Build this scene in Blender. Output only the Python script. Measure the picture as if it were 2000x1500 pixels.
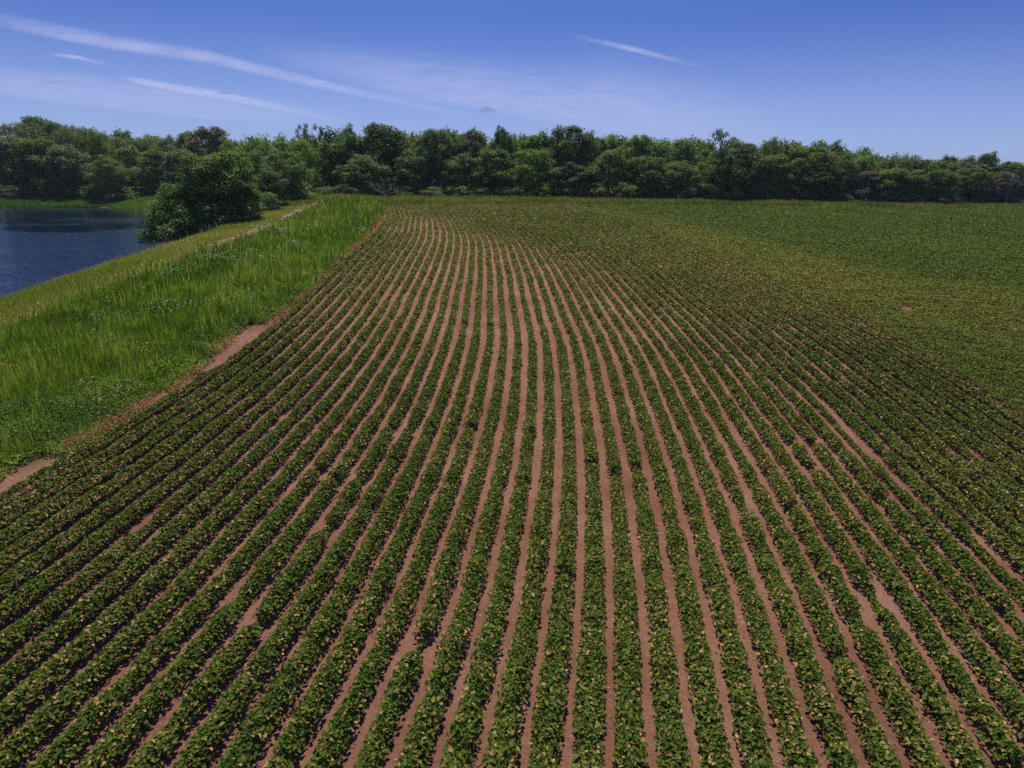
import bpy, math, random
import numpy as np

rng = np.random.default_rng(7)
R = math.radians
sc = bpy.context.scene
for o in list(bpy.data.objects):
    bpy.data.objects.remove(o)

# ------------------------------------------------------------------ camera
CAM_H, FPX, HORIZ, ROLL = 10.1, 1250.0, 315.0, 0.0157
PITCH = math.atan((750 - HORIZ) / FPX)
cam = bpy.data.cameras.new('camera')
cam.sensor_width = 36.0
cam.lens = 36.0 * FPX / 2000.0
cam.clip_start, cam.clip_end = 0.5, 60000.0
cam_ob = bpy.data.objects.new('camera', cam)
sc.collection.objects.link(cam_ob)
from mathutils import Matrix
cam_ob.matrix_world = (Matrix.Translation((0, 0, CAM_H)) @ Matrix.Rotation(R(90) - PITCH, 4, 'X')
                       @ Matrix.Rotation(ROLL, 4, 'Z'))
sc.camera = cam_ob

# ------------------------------------------------------------------ sky, sun, exposure
SUN_EL, SUN_AZ = R(63.0), R(-7.0)          # azimuth measured from +Y towards +X
world = bpy.data.worlds.new('World')
sc.world = world
world.use_nodes = True
wn, wl = world.node_tree.nodes, world.node_tree.links
wn.clear()
w_out = wn.new('ShaderNodeOutputWorld')
w_bg = wn.new('ShaderNodeBackground')
w_sky = wn.new('ShaderNodeTexSky')
w_sky.sky_type = 'NISHITA'
w_sky.sun_disc = False
w_sky.sun_elevation = SUN_EL
w_sky.sun_rotation = SUN_AZ
w_sky.altitude = 200
w_sky.air_density = 1.0
w_sky.dust_density = 0.4
w_sky.ozone_density = 3.0
w_tint = wn.new('ShaderNodeMix'); w_tint.data_type = 'RGBA'; w_tint.blend_type = 'MULTIPLY'
w_tint.inputs['Factor'].default_value = 1.0
w_tint.inputs['B'].default_value = (0.52, 0.70, 1.22, 1)
w_tc = wn.new('ShaderNodeTexCoord'); w_map = wn.new('ShaderNodeMapping'); w_map.inputs['Scale'].default_value = (1, 1, 3.0)
wl.new(w_tc.outputs['Generated'], w_map.inputs['Vector']); wl.new(w_map.outputs[0], w_sky.inputs['Vector'])
wl.new(w_sky.outputs[0], w_tint.inputs['A'])
w_xyz = wn.new('ShaderNodeSeparateXYZ'); wl.new(w_tc.outputs['Generated'], w_xyz.inputs[0])
w_low = wn.new('ShaderNodeMapRange'); w_low.interpolation_type = 'SMOOTHSTEP'          # paler air low over the horizon
for k, val in ((1, 0.0), (2, 0.20), (3, 0.80), (4, 0.0)): w_low.inputs[k].default_value = val
wl.new(w_xyz.outputs[2], w_low.inputs[0])
w_pale = wn.new('ShaderNodeMix'); w_pale.data_type = 'RGBA'
w_pale.inputs['B'].default_value = (3.9, 4.9, 7.9, 1)
wl.new(w_low.outputs[0], w_pale.inputs['Factor']); wl.new(w_tint.outputs['Result'], w_pale.inputs['A'])
wl.new(w_pale.outputs['Result'], w_bg.inputs['Color'])
w_bg.inputs['Strength'].default_value = 0.079
wl.new(w_bg.outputs[0], w_out.inputs['Surface'])
sun = bpy.data.lights.new('sun', 'SUN')
sun.energy = 3.8
sun.angle = R(0.53)
sun.color = (1.0, 0.93, 0.84)
sun_ob = bpy.data.objects.new('sun', sun)
sc.collection.objects.link(sun_ob)
from mathutils import Vector
sdir = Vector((math.sin(SUN_AZ) * math.cos(SUN_EL), math.cos(SUN_AZ) * math.cos(SUN_EL), math.sin(SUN_EL)))
sun_ob.rotation_euler = sdir.to_track_quat('Z', 'Y').to_euler()
sun_ob.location = (0, 0, 60)
sc.view_settings.view_transform = 'Standard'
sc.view_settings.look = 'None'
sc.view_settings.exposure = 0.20
sc.view_settings.gamma = 1.0
sc.cycles.max_bounces = 5
sc.cycles.transparent_max_bounces = 12
sc.cycles.diffuse_bounces = 3
sc.cycles.glossy_bounces = 2
sc.cycles.use_denoising = False
sc.cycles.use_adaptive_sampling = False

# ------------------------------------------------------------------ helpers
def tag(o, label=None, cat=None, group=None, kind=None):
    if label: o['label'] = label
    if cat: o['category'] = cat
    if group: o['group'] = group
    if kind: o['kind'] = kind
    return o

def link(name, data, parent=None, loc=None):
    o = bpy.data.objects.new(name, data)
    sc.collection.objects.link(o)
    if loc is not None: o.location = loc
    if parent is not None: o.parent = parent
    return o

def mesh_np(name, V, faces_flat, sizes, mats, tint=None, midx=None, smooth=False):
    """mesh from arrays: V (n,3); faces_flat loop indices; sizes loops per face"""
    me = bpy.data.meshes.new(name)
    nf = len(sizes)
    me.vertices.add(len(V)); me.vertices.foreach_set('co', np.ascontiguousarray(V, np.float32).ravel())
    me.loops.add(len(faces_flat)); me.loops.foreach_set('vertex_index', np.ascontiguousarray(faces_flat, np.int32))
    me.polygons.add(nf)
    st = np.zeros(nf, np.int32); st[1:] = np.cumsum(sizes)[:-1]
    me.polygons.foreach_set('loop_start', st)
    for m in mats: me.materials.append(m)
    if midx is not None: me.polygons.foreach_set('material_index', np.ascontiguousarray(midx, np.int32))
    if smooth: me.polygons.foreach_set('use_smooth', np.ones(nf, bool))
    if tint is not None:
        a = me.attributes.new('tint', 'FLOAT', 'FACE')
        a.data.foreach_set('value', np.ascontiguousarray(tint, np.float32))
    me.update(calc_edges=True)
    return me

def unit(v):
    return v / np.maximum(np.linalg.norm(v, axis=1, keepdims=True), 1e-9)

def leaf_arrays(P, D, N, L, W, tint, six=True, droop=0.25, fold=0.12):
    n = len(P)
    L = np.broadcast_to(np.asarray(L, float), (n,))[:, None]
    W = np.broadcast_to(np.asarray(W, float), (n,))[:, None]
    S = unit(np.cross(N, D)); N2 = unit(np.cross(D, S))
    if six:
        vs = [P, P + .28 * L * D + .48 * W * S + fold * W * N2, P + .70 * L * D + .36 * W * S + fold * W * N2 - .3 * droop * L * N2,
              P + L * D - droop * L * N2,
              P + .70 * L * D - .36 * W * S + fold * W * N2 - .3 * droop * L * N2, P + .28 * L * D - .48 * W * S + fold * W * N2]
        V = np.stack(vs, 1).reshape(-1, 3)
        b = (np.arange(n) * 6)[:, None]
        F = np.concatenate([b + np.array([[0, 3, 2, 1]]), b + np.array([[0, 5, 4, 3]])], 1).ravel()
        return V, F, np.full(2 * n, 4), np.repeat(tint, 2)
    vs = [P, P + .45 * L * D + .5 * W * S, P + L * D - droop * L * N2, P + .45 * L * D - .5 * W * S]
    V = np.stack(vs, 1).reshape(-1, 3)
    F = ((np.arange(n) * 4)[:, None] + np.array([[0, 3, 2, 1]])).ravel()
    return V, F, np.full(n, 4), tint

def join_arrays(lst):
    V, F, S, T = [], [], [], []
    off = 0
    for v, f, s, t in lst:
        V.append(v); F.append(f + off); S.append(s); T.append(t); off += len(v)
    return np.concatenate(V), np.concatenate(F), np.concatenate(S), np.concatenate(T)

_tab = rng.random((256, 256))
def vnoise(x, y, seed=0):
    x = np.asarray(x, float) + seed * 17.31; y = np.asarray(y, float) + seed * 9.77
    xi = np.floor(x).astype(int); yi = np.floor(y).astype(int)
    fx = x - xi; fy = y - yi
    fx = fx * fx * (3 - 2 * fx); fy = fy * fy * (3 - 2 * fy)
    g = lambda a, b: _tab[a & 255, b & 255]
    return (g(xi, yi) * (1 - fx) + g(xi + 1, yi) * fx) * (1 - fy) + (g(xi, yi + 1) * (1 - fx) + g(xi + 1, yi + 1) * fx) * fy

def fbm(x, y, seed=0):
    return .55 * vnoise(x, y, seed) + .3 * vnoise(2.1 * np.asarray(x), 2.1 * np.asarray(y), seed + 3) + .15 * vnoise(4.3 * np.asarray(x), 4.3 * np.asarray(y), seed + 5)

def smooth(t):
    t = np.clip(t, 0, 1); return t * t * (3 - 2 * t)

# ------------------------------------------------------------------ the lie of the land (metres; camera over x=0, y=0)
def crop_edge(Y):
    return np.interp(Y, [0, 10, 17, 25, 36, 50, 67, 80, 97, 126, 150], [-18, -16.8, -15.9, -15.3, -14.6, -15.1, -16.6, -17.7, -20, -25, -29])
def margin_edge(Y):
    return np.interp(Y, [0, 10, 17, 18.8, 20.3, 22, 24.2, 26.3, 29, 31.8, 34, 37.5, 47.2, 55, 65.8, 78, 86, 97, 126, 150],
                     [-19.5, -18, -16.9, -16.5, -15.3, -15.4, -15.4, -14.7, -14.7, -15.3, -15.2, -14.1, -14.4, -14.8, -16.0, -16.9, -17.9, -19.1, -24.6, -28.6]) - .4 * (vnoise(np.asarray(Y) * .45, 3.3, 2) - .5)
def crest_x(Y):
    return np.interp(Y, [0, 40, 60, 75, 84, 106, 125, 150, 400], [-31.5, -32.3, -33.2, -35, -36.3, -40, -43, -46, -60]) - .9 * (vnoise(np.asarray(Y) * .16, 1.7, 4) - .5)
def tall_edge(Y):
    return np.interp(Y, [0, 15, 32, 55, 67, 76, 91, 116, 128], [-27.5, -27, -26.6, -26.5, -26.6, -27.2, -29.5, -32.5, -31])
def far_edge(X):
    return np.interp(X, [-40, -24, -10, 0, 42, 78, 88, 94, 108, 300], [112, 116, 120, 123.5, 130, 130, 131, 138, 143, 165])
def shore_y(X):
    return np.interp(X, [-700, -300, -125, -100, -85, -60, -47, -40], [150, 156, 160, 161, 152, 143, 130, 90])
def field_z(Y):
    Y = np.asarray(Y, float)
    a = np.interp(Y, [-60, 12, 20, 30, 42, 52, 62, 84, 130, 4000], [0, 0, .12, .65, 1.25, 1.55, 1.72, 1.9, 2.4, 2.4])
    b = np.interp(Y + 5, [-60, 12, 20, 30, 42, 52, 62, 84, 130, 4000], [0, 0, .12, .65, 1.25, 1.55, 1.72, 1.9, 2.4, 2.4])
    c = np.interp(Y - 5, [-60, 12, 20, 30, 42, 52, 62, 84, 130, 4000], [0, 0, .12, .65, 1.25, 1.55, 1.72, 1.9, 2.4, 2.4])
    return (a + b + c) / 3
def terrain(X, Y):
    X = np.asarray(X, float); Y = np.asarray(Y, float)
    zf = field_z(Y)
    e = crop_edge(Y); c = crest_x(Y)
    t = smooth((e - X) / np.maximum(e - c, 1))
    near = zf + .35 * np.sin(np.pi * np.clip(t, 0, 1)) - .15 * t
    d = np.maximum(c - X, 0)
    near = near - .5 * d * smooth(d / 1.5)
    sh = shore_y(X)
    farb = np.clip(-2.0 + .16 * (Y - sh), -4.5, 1.6)
    z = np.maximum(np.maximum(near, -4.5), farb)
    return z

def pix_ray(x, y):
    a0 = (x - 1000) / FPX; b0 = (y - 750) / FPX
    a = a0 * math.cos(ROLL) + b0 * math.sin(ROLL); b = -a0 * math.sin(ROLL) + b0 * math.cos(ROLL)
    return a, math.cos(PITCH) - b * math.sin(PITCH), -(math.sin(PITCH) + b * math.cos(PITCH))
def at_depth(x, y, Y):
    r = pix_ray(x, y); k = Y / r[1]
    return r[0] * k, Y, CAM_H + r[2] * k

def in_view(X, Y, m=1.12, extra=3.0):
    """ground points the photograph (or a step to its side) can see"""
    Y = np.asarray(Y, float); X = np.asarray(X, float)
    return (np.abs(X) < (.84 * m * (Y + 3.5) + extra)) & (Y > 5.0)

# ------------------------------------------------------------------ materials
def new_mat(name):
    m = bpy.data.materials.new(name); m.use_nodes = True
    n = m.node_tree.nodes; n.clear()
    return m, n, m.node_tree.links

def ramp(n, stops):
    r = n.new('ShaderNodeValToRGB')
    e = r.color_ramp.elements
    while len(e) < len(stops): e.new(.5)
    for k, (p, c) in enumerate(stops):
        e[k].position = p; e[k].color = (*c, 1)
    return r

def leaf_mat(name, stops, trans=.3, rough=.55, spec=.25, tcol=(1.25, 1.35, .6)):
    m, n, l = new_mat(name)
    out = n.new('ShaderNodeOutputMaterial')
    at = n.new('ShaderNodeAttribute'); at.attribute_name = 'tint'
    r = ramp(n, stops)
    l.new(at.outputs['Fac'], r.inputs[0])
    p = n.new('ShaderNodeBsdfPrincipled')
    p.inputs['Roughness'].default_value = rough
    p.inputs['Specular IOR Level'].default_value = spec
    l.new(r.outputs[0], p.inputs['Base Color'])
    if trans > 0:
        t = n.new('ShaderNodeBsdfTranslucent')
        mu = n.new('ShaderNodeMix'); mu.data_type = 'RGBA'; mu.blend_type = 'MULTIPLY'; mu.inputs['Factor'].default_value = 1
        mu.inputs['B'].default_value = (*tcol, 1)
        l.new(r.outputs[0], mu.inputs['A']); l.new(mu.outputs['Result'], t.inputs['Color'])
        mx = n.new('ShaderNodeMixShader'); mx.inputs[0].default_value = trans
        l.new(p.outputs[0], mx.inputs[1]); l.new(t.outputs[0], mx.inputs[2])
        l.new(mx.outputs[0], out.inputs['Surface'])
    else:
        l.new(p.outputs[0], out.inputs['Surface'])
    return m

M_SOY = leaf_mat('soybean_leaf', [(0, (0.019, 0.041, 0.008)), (.3, (0.062, 0.110, 0.013)), (.55, (0.116, 0.174, 0.022)), (.72, (0.205, 0.213, 0.034)),
                                  (.84, (0.355, 0.283, 0.079)), (.93, (0.573, 0.386, 0.172)), (1, (0.628, 0.258, 0.119))], trans=.22, spec=.08)
M_CANOPY = leaf_mat('soybean_canopy_leaf', [(0, (0.026, 0.050, 0.007)), (.35, (0.080, 0.131, 0.014)), (.6, (0.138, 0.186, 0.021)), (.8, (0.246, 0.221, 0.037)), (1, (0.435, 0.290, 0.094))], trans=.2, spec=.06)
M_TALL = leaf_mat('tall_grass_blade', [(0, (0.053, 0.095, 0.015)), (.4, (0.158, 0.263, 0.033)), (.75, (0.270, 0.365, 0.053)), (1, (0.450, 0.419, 0.120))], trans=.4, spec=.08)
M_BANK = leaf_mat('bank_grass_blade', [(0, (0.160, 0.200, 0.038)), (.4, (0.304, 0.338, 0.068)), (.7, (0.420, 0.366, 0.112)), (1, (0.493, 0.331, 0.150))], trans=.35, spec=.08)
M_VERGE = leaf_mat('verge_grass_blade', [(0, (.11, .14, .03)), (.4, (.22, .235, .055)), (.7, (.33, .29, .095)), (1, (.42, .30, .13))], trans=.35, spec=.08)
M_WEED = leaf_mat('broadleaf_weed', [(0, (0.043, 0.090, 0.015)), (.5, (0.128, 0.225, 0.030)), (1, (0.272, 0.360, 0.060))], trans=.3, spec=.1)
M_DRY = leaf_mat('dry_weed', [(0, (.20, .075, .025)), (.4, (.36, .15, .045)), (.75, (.42, .24, .09)), (1, (.20, .17, .04))], trans=.25, tcol=(1.1, 1, .8))
M_LITTER = leaf_mat('dead_litter', [(0, (.12, .045, .022)), (.5, (.24, .10, .05)), (1, (.42, .24, .13))], trans=.1, tcol=(1, 1, 1))
M_WHITE = leaf_mat('white_petal', [(0, (.55, .55, .45)), (1, (.85, .85, .78))], trans=.2, tcol=(1, 1, 1))
M_YELLOW = leaf_mat('yellow_petal', [(0, (.5, .36, .02)), (1, (.75, .55, .03))], trans=.2, tcol=(1, 1, 1))
M_REED = leaf_mat('pale_weed', [(0, (.10, .15, .06)), (1, (.32, .32, .20))], trans=.3, tcol=(1, 1, 1))
TREE_RAMPS = {
    'dark':   [(0, (0.041, 0.073, 0.027)), (.5, (0.110, 0.176, 0.053)), (1, (0.252, 0.324, 0.098))],
    'mid':    [(0, (0.050, 0.095, 0.027)), (.5, (0.142, 0.224, 0.053)), (1, (0.319, 0.403, 0.108))],
    'bright': [(0, (0.060, 0.118, 0.027)), (.5, (0.181, 0.284, 0.057)), (1, (0.395, 0.481, 0.117))],
    'olive':  [(0, (0.060, 0.095, 0.029)), (.5, (0.172, 0.229, 0.058)), (1, (0.361, 0.386, 0.117))],
    'grey':   [(0, (0.060, 0.092, 0.047)), (.5, (0.164, 0.213, 0.094)), (1, (0.328, 0.371, 0.176))],
    'brown':  [(0, (0.064, 0.082, 0.043)), (.5, (0.181, 0.197, 0.090)), (1, (0.336, 0.332, 0.156))],
    'purple': [(0, (0.071, 0.070, 0.062)), (.5, (0.193, 0.166, 0.146)), (1, (0.302, 0.260, 0.215))],
}
M_TREE = {k: leaf_mat(k + '_foliage', v, trans=.32, rough=.6, spec=.10) for k, v in TREE_RAMPS.items()}

def bark_mat(name, c0, c1):
    m, n, l = new_mat(name)
    out = n.new('ShaderNodeOutputMaterial'); p = n.new('ShaderNodeBsdfPrincipled')
    tc = n.new('ShaderNodeTexCoord'); mp = n.new('ShaderNodeMapping'); mp.inputs['Scale'].default_value = (3, 3, .6)
    nz = n.new('ShaderNodeTexNoise'); nz.inputs['Scale'].default_value = 3.0; nz.inputs['Detail'].default_value = 6
    r = ramp(n, [(.3, c0), (.7, c1)])
    l.new(tc.outputs['Object'], mp.inputs[0]); l.new(mp.outputs[0], nz.inputs[0]); l.new(nz.outputs[0], r.inputs[0])
    l.new(r.outputs[0], p.inputs['Base Color']); p.inputs['Roughness'].default_value = .9
    l.new(p.outputs[0], out.inputs['Surface'])
    return m
M_BARK = bark_mat('bark', (.035, .026, .02), (.11, .09, .07))
M_PALE = bark_mat('pale_dead_wood', (.16, .12, .10), (.42, .36, .31))

def ground_mat():
    m, n, l = new_mat('soil_and_turf')
    out = n.new('ShaderNodeOutputMaterial'); p = n.new('ShaderNodeBsdfPrincipled')
    p.inputs['Roughness'].default_value = .95; p.inputs['Specular IOR Level'].default_value = .1
    tc = n.new('ShaderNodeTexCoord')
    def noise(scale, detail=8, rough=.6):
        z = n.new('ShaderNodeTexNoise'); z.inputs['Scale'].default_value = scale; z.inputs['Detail'].default_value = detail
        z.inputs['Roughness'].default_value = rough
        l.new(tc.outputs['Object'], z.inputs['Vector']); return z
    n1 = noise(.35, 6); n2 = noise(9, 10, .7); n3 = noise(40, 6, .7)
    r1 = ramp(n, [(.28, (.225, .104, .066)), (.5, (.320, .158, .102)), (.72, (.415, .225, .155))])
    l.new(n1.outputs[0], r1.inputs[0])
    r2 = ramp(n, [(.25, (.62, .60, .60)), (.5, (1, 1, 1)), (.8, (1.18, 1.16, 1.12))])
    l.new(n2.outputs[0], r2.inputs[0])
    mu = n.new('ShaderNodeMix'); mu.data_type = 'RGBA'; mu.blend_type = 'MULTIPLY'; mu.inputs['Factor'].default_value = 1
    r4 = ramp(n, [(.3, (.68, .66, .64)), (.55, (1, 1, 1)), (.75, (1.22, 1.2, 1.15))]); l.new(n3.outputs[0], r4.inputs[0])
    m4 = n.new('ShaderNodeMix'); m4.data_type = 'RGBA'; m4.blend_type = 'MULTIPLY'; m4.inputs['Factor'].default_value = 1
    l.new(r2.outputs[0], m4.inputs['A']); l.new(r4.outputs[0], m4.inputs['B'])
    l.new(r1.outputs[0], mu.inputs['A']); l.new(m4.outputs['Result'], mu.inputs['B'])
    r3 = ramp(n, [(.3, (.085, .085, .022)), (.7, (.15, .135, .045))])
    l.new(n2.outputs[0], r3.inputs[0])
    at = n.new('ShaderNodeAttribute'); at.attribute_name = 'turf'
    mx = n.new('ShaderNodeMix'); mx.data_type = 'RGBA'
    l.new(at.outputs['Fac'], mx.inputs['Factor']); l.new(mu.outputs['Result'], mx.inputs['A']); l.new(r3.outputs[0], mx.inputs['B'])
    l.new(mx.outputs['Result'], p.inputs['Base Color'])
    ad = n.new('ShaderNodeMath'); ad.operation = 'ADD'
    l.new(n2.outputs[0], ad.inputs[0]); l.new(n3.outputs[0], ad.inputs[1])
    b = n.new('ShaderNodeBump'); b.inputs['Strength'].default_value = .8; b.inputs['Distance'].default_value = .07
    l.new(ad.outputs[0], b.inputs['Height']); l.new(b.outputs[0], p.inputs['Normal'])
    l.new(p.outputs[0], out.inputs['Surface'])
    return m

def water_mat():
    m, n, l = new_mat('river_water')
    out = n.new('ShaderNodeOutputMaterial'); p = n.new('ShaderNodeBsdfPrincipled')
    p.inputs['Base Color'].default_value = (.006, .012, .040, 1)
    p.inputs['Specular IOR Level'].default_value = .8
    p.inputs['Roughness'].default_value = .06; p.inputs['IOR'].default_value = 1.33
    tc = n.new('ShaderNodeTexCoord'); mp = n.new('ShaderNodeMapping')
    mp.inputs['Rotation'].default_value = (0, 0, R(18)); mp.inputs['Scale'].default_value = (.45, 1.0, 1)
    l.new(tc.outputs['Object'], mp.inputs[0])
    a = n.new('ShaderNodeTexNoise'); a.inputs['Scale'].default_value = 1.0; a.inputs['Detail'].default_value = 3; a.inputs['Roughness'].default_value = .55
    c = n.new('ShaderNodeTexNoise'); c.inputs['Scale'].default_value = .05; c.inputs['Detail'].default_value = 3
    l.new(mp.outputs[0], a.inputs['Vector']); l.new(tc.outputs['Object'], c.inputs['Vector'])
    r = ramp(n, [(.32, (.10, .10, .10)), (.58, (1, 1, 1))])
    sx = n.new('ShaderNodeSeparateXYZ'); l.new(tc.outputs['Object'], sx.inputs[0])
    mr = n.new('ShaderNodeMapRange'); mr.inputs[1].default_value = 85; mr.inputs[2].default_value = 135; mr.inputs[3].default_value = .10; mr.inputs[4].default_value = -.22
    l.new(sx.outputs[1], mr.inputs[0])
    ac = n.new('ShaderNodeMath'); ac.operation = 'ADD'; l.new(c.outputs[0], ac.inputs[0]); l.new(mr.outputs[0], ac.inputs[1])
    l.new(ac.outputs[0], r.inputs[0])
    b = n.new('ShaderNodeBump'); b.inputs['Distance'].default_value = .42
    ml = n.new('ShaderNodeMath'); ml.operation = 'MULTIPLY'; ml.inputs[1].default_value = 1.0
    l.new(r.outputs[0], ml.inputs[0]); l.new(ml.outputs[0], b.inputs['Strength'])
    l.new(a.outputs[0], b.inputs['Height']); l.new(b.outputs[0], p.inputs['Normal'])
    l.new(p.outputs[0], out.inputs['Surface'])
    return m

# ------------------------------------------------------------------ ground and river
xs = np.concatenate([[-1500, -900, -600, -450], np.arange(-330, -60, 6), np.arange(-60, -10, .5), np.arange(-10, 30, 1.0),
                     np.arange(30, 130, 4), np.arange(130, 331, 20), [450, 700, 1000, 1500]]).astype(float)
ys = np.concatenate([[-300, -150, -60, -20], np.arange(0, 60, .75), np.arange(60, 180, 1.5), np.arange(180, 260, 8), [300, 380, 500, 800, 1300, 2500]]).astype(float)
GX, GY = np.meshgrid(xs, ys)
GZ = terrain(GX, GY) + .03 * (fbm(GX * .6, GY * .6, 1) - .5)
V = np.stack([GX, GY, GZ], -1).reshape(-1, 3)
ny, nx = GX.shape
ii = (np.arange(ny - 1)[:, None] * nx + np.arange(nx - 1)[None, :]).ravel()
F = np.stack([ii, ii + 1, ii + nx + 1, ii + nx], 1).ravel()
gm = mesh_np('ground', V, F, np.full(len(ii), 4), [ground_mat()], smooth=True)
turf = np.maximum(smooth((margin_edge(GY) - GX) / .5), smooth((GY - far_edge(GX) - .5) / 1.0)).ravel()
a = gm.attributes.new('turf', 'FLOAT', 'POINT'); a.data.foreach_set('value', turf.astype(np.float32))
tag(link('ground', gm), 'bare reddish brown field soil and turf base', 'ground', kind='structure')
WV = np.array([[-1500, -300, -2.0], [-24, -300, -2.0], [-24, 300, -2.0], [-1500, 300, -2.0]])
tag(link('river', mesh_np('river', WV, np.array([0, 1, 2, 3]), np.array([4]), [water_mat()])), 'rippled blue river beside the grassy bank', 'river', kind='structure')

# ------------------------------------------------------------------ soybean rows
N_ROWS, PITCH_ROW, X_FIRST = 46, .757, -13.35
_cy = [0, 8.4, 10, 12.2, 14.7, 17.8, 21, 26, 32, 38, 43, 50, 59, 65, 70, 77, 83, 92, 97, 110, 126, 150]
_cv = [-2.8, -1.97, -1.66, -1.34, -1.0, -.67, -.41, -.17, 0, -.13, -.33, -.6, -1.08, -1.42, -1.8, -2.5, -3.4, -4.7, -5.4, -7.9, -11.2, -16]
_Yd = np.arange(0, 150, .5)
_cd = np.interp(_Yd, _cy, _cv)
_k = np.ones(9) / 9
_cd = np.convolve(np.pad(_cd, 4, 'edge'), _k, 'valid')
def row_x(j, Y):
    x0 = X_FIRST + PITCH_ROW * j
    base = np.interp(Y, _Yd, _cd)
    w = np.clip((-x0 - 4) / 9.35, 0, 1) ** 1.3
    left = np.interp(Y, [0, 8.4, 12, 17, 20, 22.5, 25.6, 30, 36, 48, 67, 78, 97, 126], [-3.8, -2.9, -2.35, -1.75, -1.35, -1.1, -.65, -.15, -.05, -.52, -2.0, -2.9, -5.2, -11.2])
    wob = .10 * (vnoise(np.asarray(Y) * .22, j * .15, 11) - .5)
    return x0 + base * (1 - w) + left * w + wob

# thin or bare places: x, y, radius along, radius across, remaining vigour
BARE = [(12.9, 25.6, 1.4, .4, .55), (12.7, 22.2, 2.4, .4, .42), (12.75, 18.6, 1.2, .4, .55), (12.9, 14.6, 1.4, .5, .6),
        (7.35, 17.2, .7, .4, .35), (9.0, 13.0, .6, .5, .4), (8.3, 12.0, .5, .4, .45), (8.0, 22.5, 2.5, .4, .65), (5.2, 30.2, .5, .4, .2),
        (-2.1, 11.2, .35, .4, .15), (-5.0, 15.6, .4, .4, .4), (-6.0, 12.5, .4, .4, .5), (-4.6, 18.3, .5, .4, .5),
        (-10.2, 15.6, .6, .5, .5), (-8.2, 43.5, 2.5, .6, .55), (16.2, 20.8, .8, .5, .5)]
def vigour(X, Y):
    v = np.interp(Y, [8, 16, 22, 28, 36, 45, 55, 70, 130], [1.16, 1.12, 1.02, .92, .84, .88, .98, 1.08, 1.20])
    v = v + .18 * smooth((X - 6) / 8) * smooth((Y - 34) / 10)
    v = v + .30 * (fbm(X * .35, Y * .10, 21) - .5) + .24 * (vnoise(X * 1.3, Y * .8, 22) - .5) + .34 * (vnoise(X * 1.3, Y * 2.4, 23) - .5)
    v = v + .02
    v = v * (1 - .6 * smooth((vnoise(X * 1.32, Y * 1.5, 24) - .86) / .10))
    for bx, by, ry, rx, k in BARE:
        w = np.exp(-(((X - bx) / rx) ** 2 + ((Y - by) / ry) ** 2) ** 2)
        v = v * (1 - (1 - k) * w)
    return np.clip(v, .03, 1.5)

def lod(Y):
    return .085 * np.maximum(1, np.asarray(Y) / 21.0) ** .72

def green_line_x(Y):
    return np.interp(Y, [20, 40, 48, 53, 64, 81, 108, 140], [52, 44, 39, 34, 32.5, 31, 21, 6])
def patch_tint(X, Y):
    g = X - green_line_x(Y)
    t = .10 * smooth(-g / 6) * smooth((Y - 26) / 20) - .03 * smooth(g / 5)
    t = t + .16 * (fbm(X * .12, Y * .07, 31) - .5)
    return t

def soy_leaves(X, Y, hw, h, z0, hd=None, k=1.0):
    """leaves of a canopy strip: X,Y plan positions of the strip centre, hw half width"""
    n = len(X)
    t = np.clip(rng.normal(0, .50, n), -1, 1) * rng.uniform(.85, 1.0, n)
    r = rng.random(n) ** .6
    z = h * (1 - .45 * t ** 2) * (.42 + .58 * r)
    L = lod(Y) * k * rng.uniform(.62, 1.45, n)
    W = L * rng.uniform(.58, .80, n)
    az = rng.uniform(0, 2 * np.pi, n)
    out = np.sign(t) * np.abs(t) ** 1.2
    tilt = rng.normal(0, .55, n)
    N = np.stack([.6 * out + tilt, rng.normal(0, .55, n), np.ones(n)], 1); N = unit(N)
    D = np.stack([np.cos(az) + .8 * out, np.sin(az), -.25 + rng.normal(0, .25, n)], 1)
    D = unit(D - (D * N).sum(1, keepdims=True) * N)
    if hd is None: px, py = X + t * hw, Y
    else: px, py = X + t * hw * hd[1], Y - t * hw * hd[0]
    P = np.stack([px, py, z0 + z + .015], 1) - D * (L * .5)[:, None]
    tint = .50 + .18 * rng.normal(0, 1, n) + patch_tint(X, Y)
    far = smooth((Y - 18) / 25)
    sick = .35 + 1.9 * smooth((fbm(X * .45, Y * .3, 41) - .42) / .25)
    dead = rng.random(n) < (.075 - .062 * far) * sick
    tint[dead] = np.where(r[dead] > .5, rng.uniform(.76, .95, dead.sum()), .5)
    burn = rng.random(n) < .012 * (1 - far)
    tint[burn] = rng.uniform(.95, 1.0, burn.sum())
    return P, D, N, L, W, np.clip(tint, 0, 1)

ORD1 = ['', 'first', 'second', 'third', 'fourth', 'fifth', 'sixth', 'seventh', 'eighth', 'ninth', 'tenth', 'eleventh', 'twelfth', 'thirteenth', 'fourteenth',
        'fifteenth', 'sixteenth', 'seventeenth', 'eighteenth', 'nineteenth']
TENS = {2: ('twentieth', 'twenty'), 3: ('thirtieth', 'thirty'), 4: ('fortieth', 'forty'), 5: ('fiftieth', 'fifty')}
def ordinal(n):
    if n < 20: return ORD1[n]
    d, u = divmod(n, 10)
    return TENS[d][0] if u == 0 else TENS[d][1] + '-' + ORD1[u]

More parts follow.
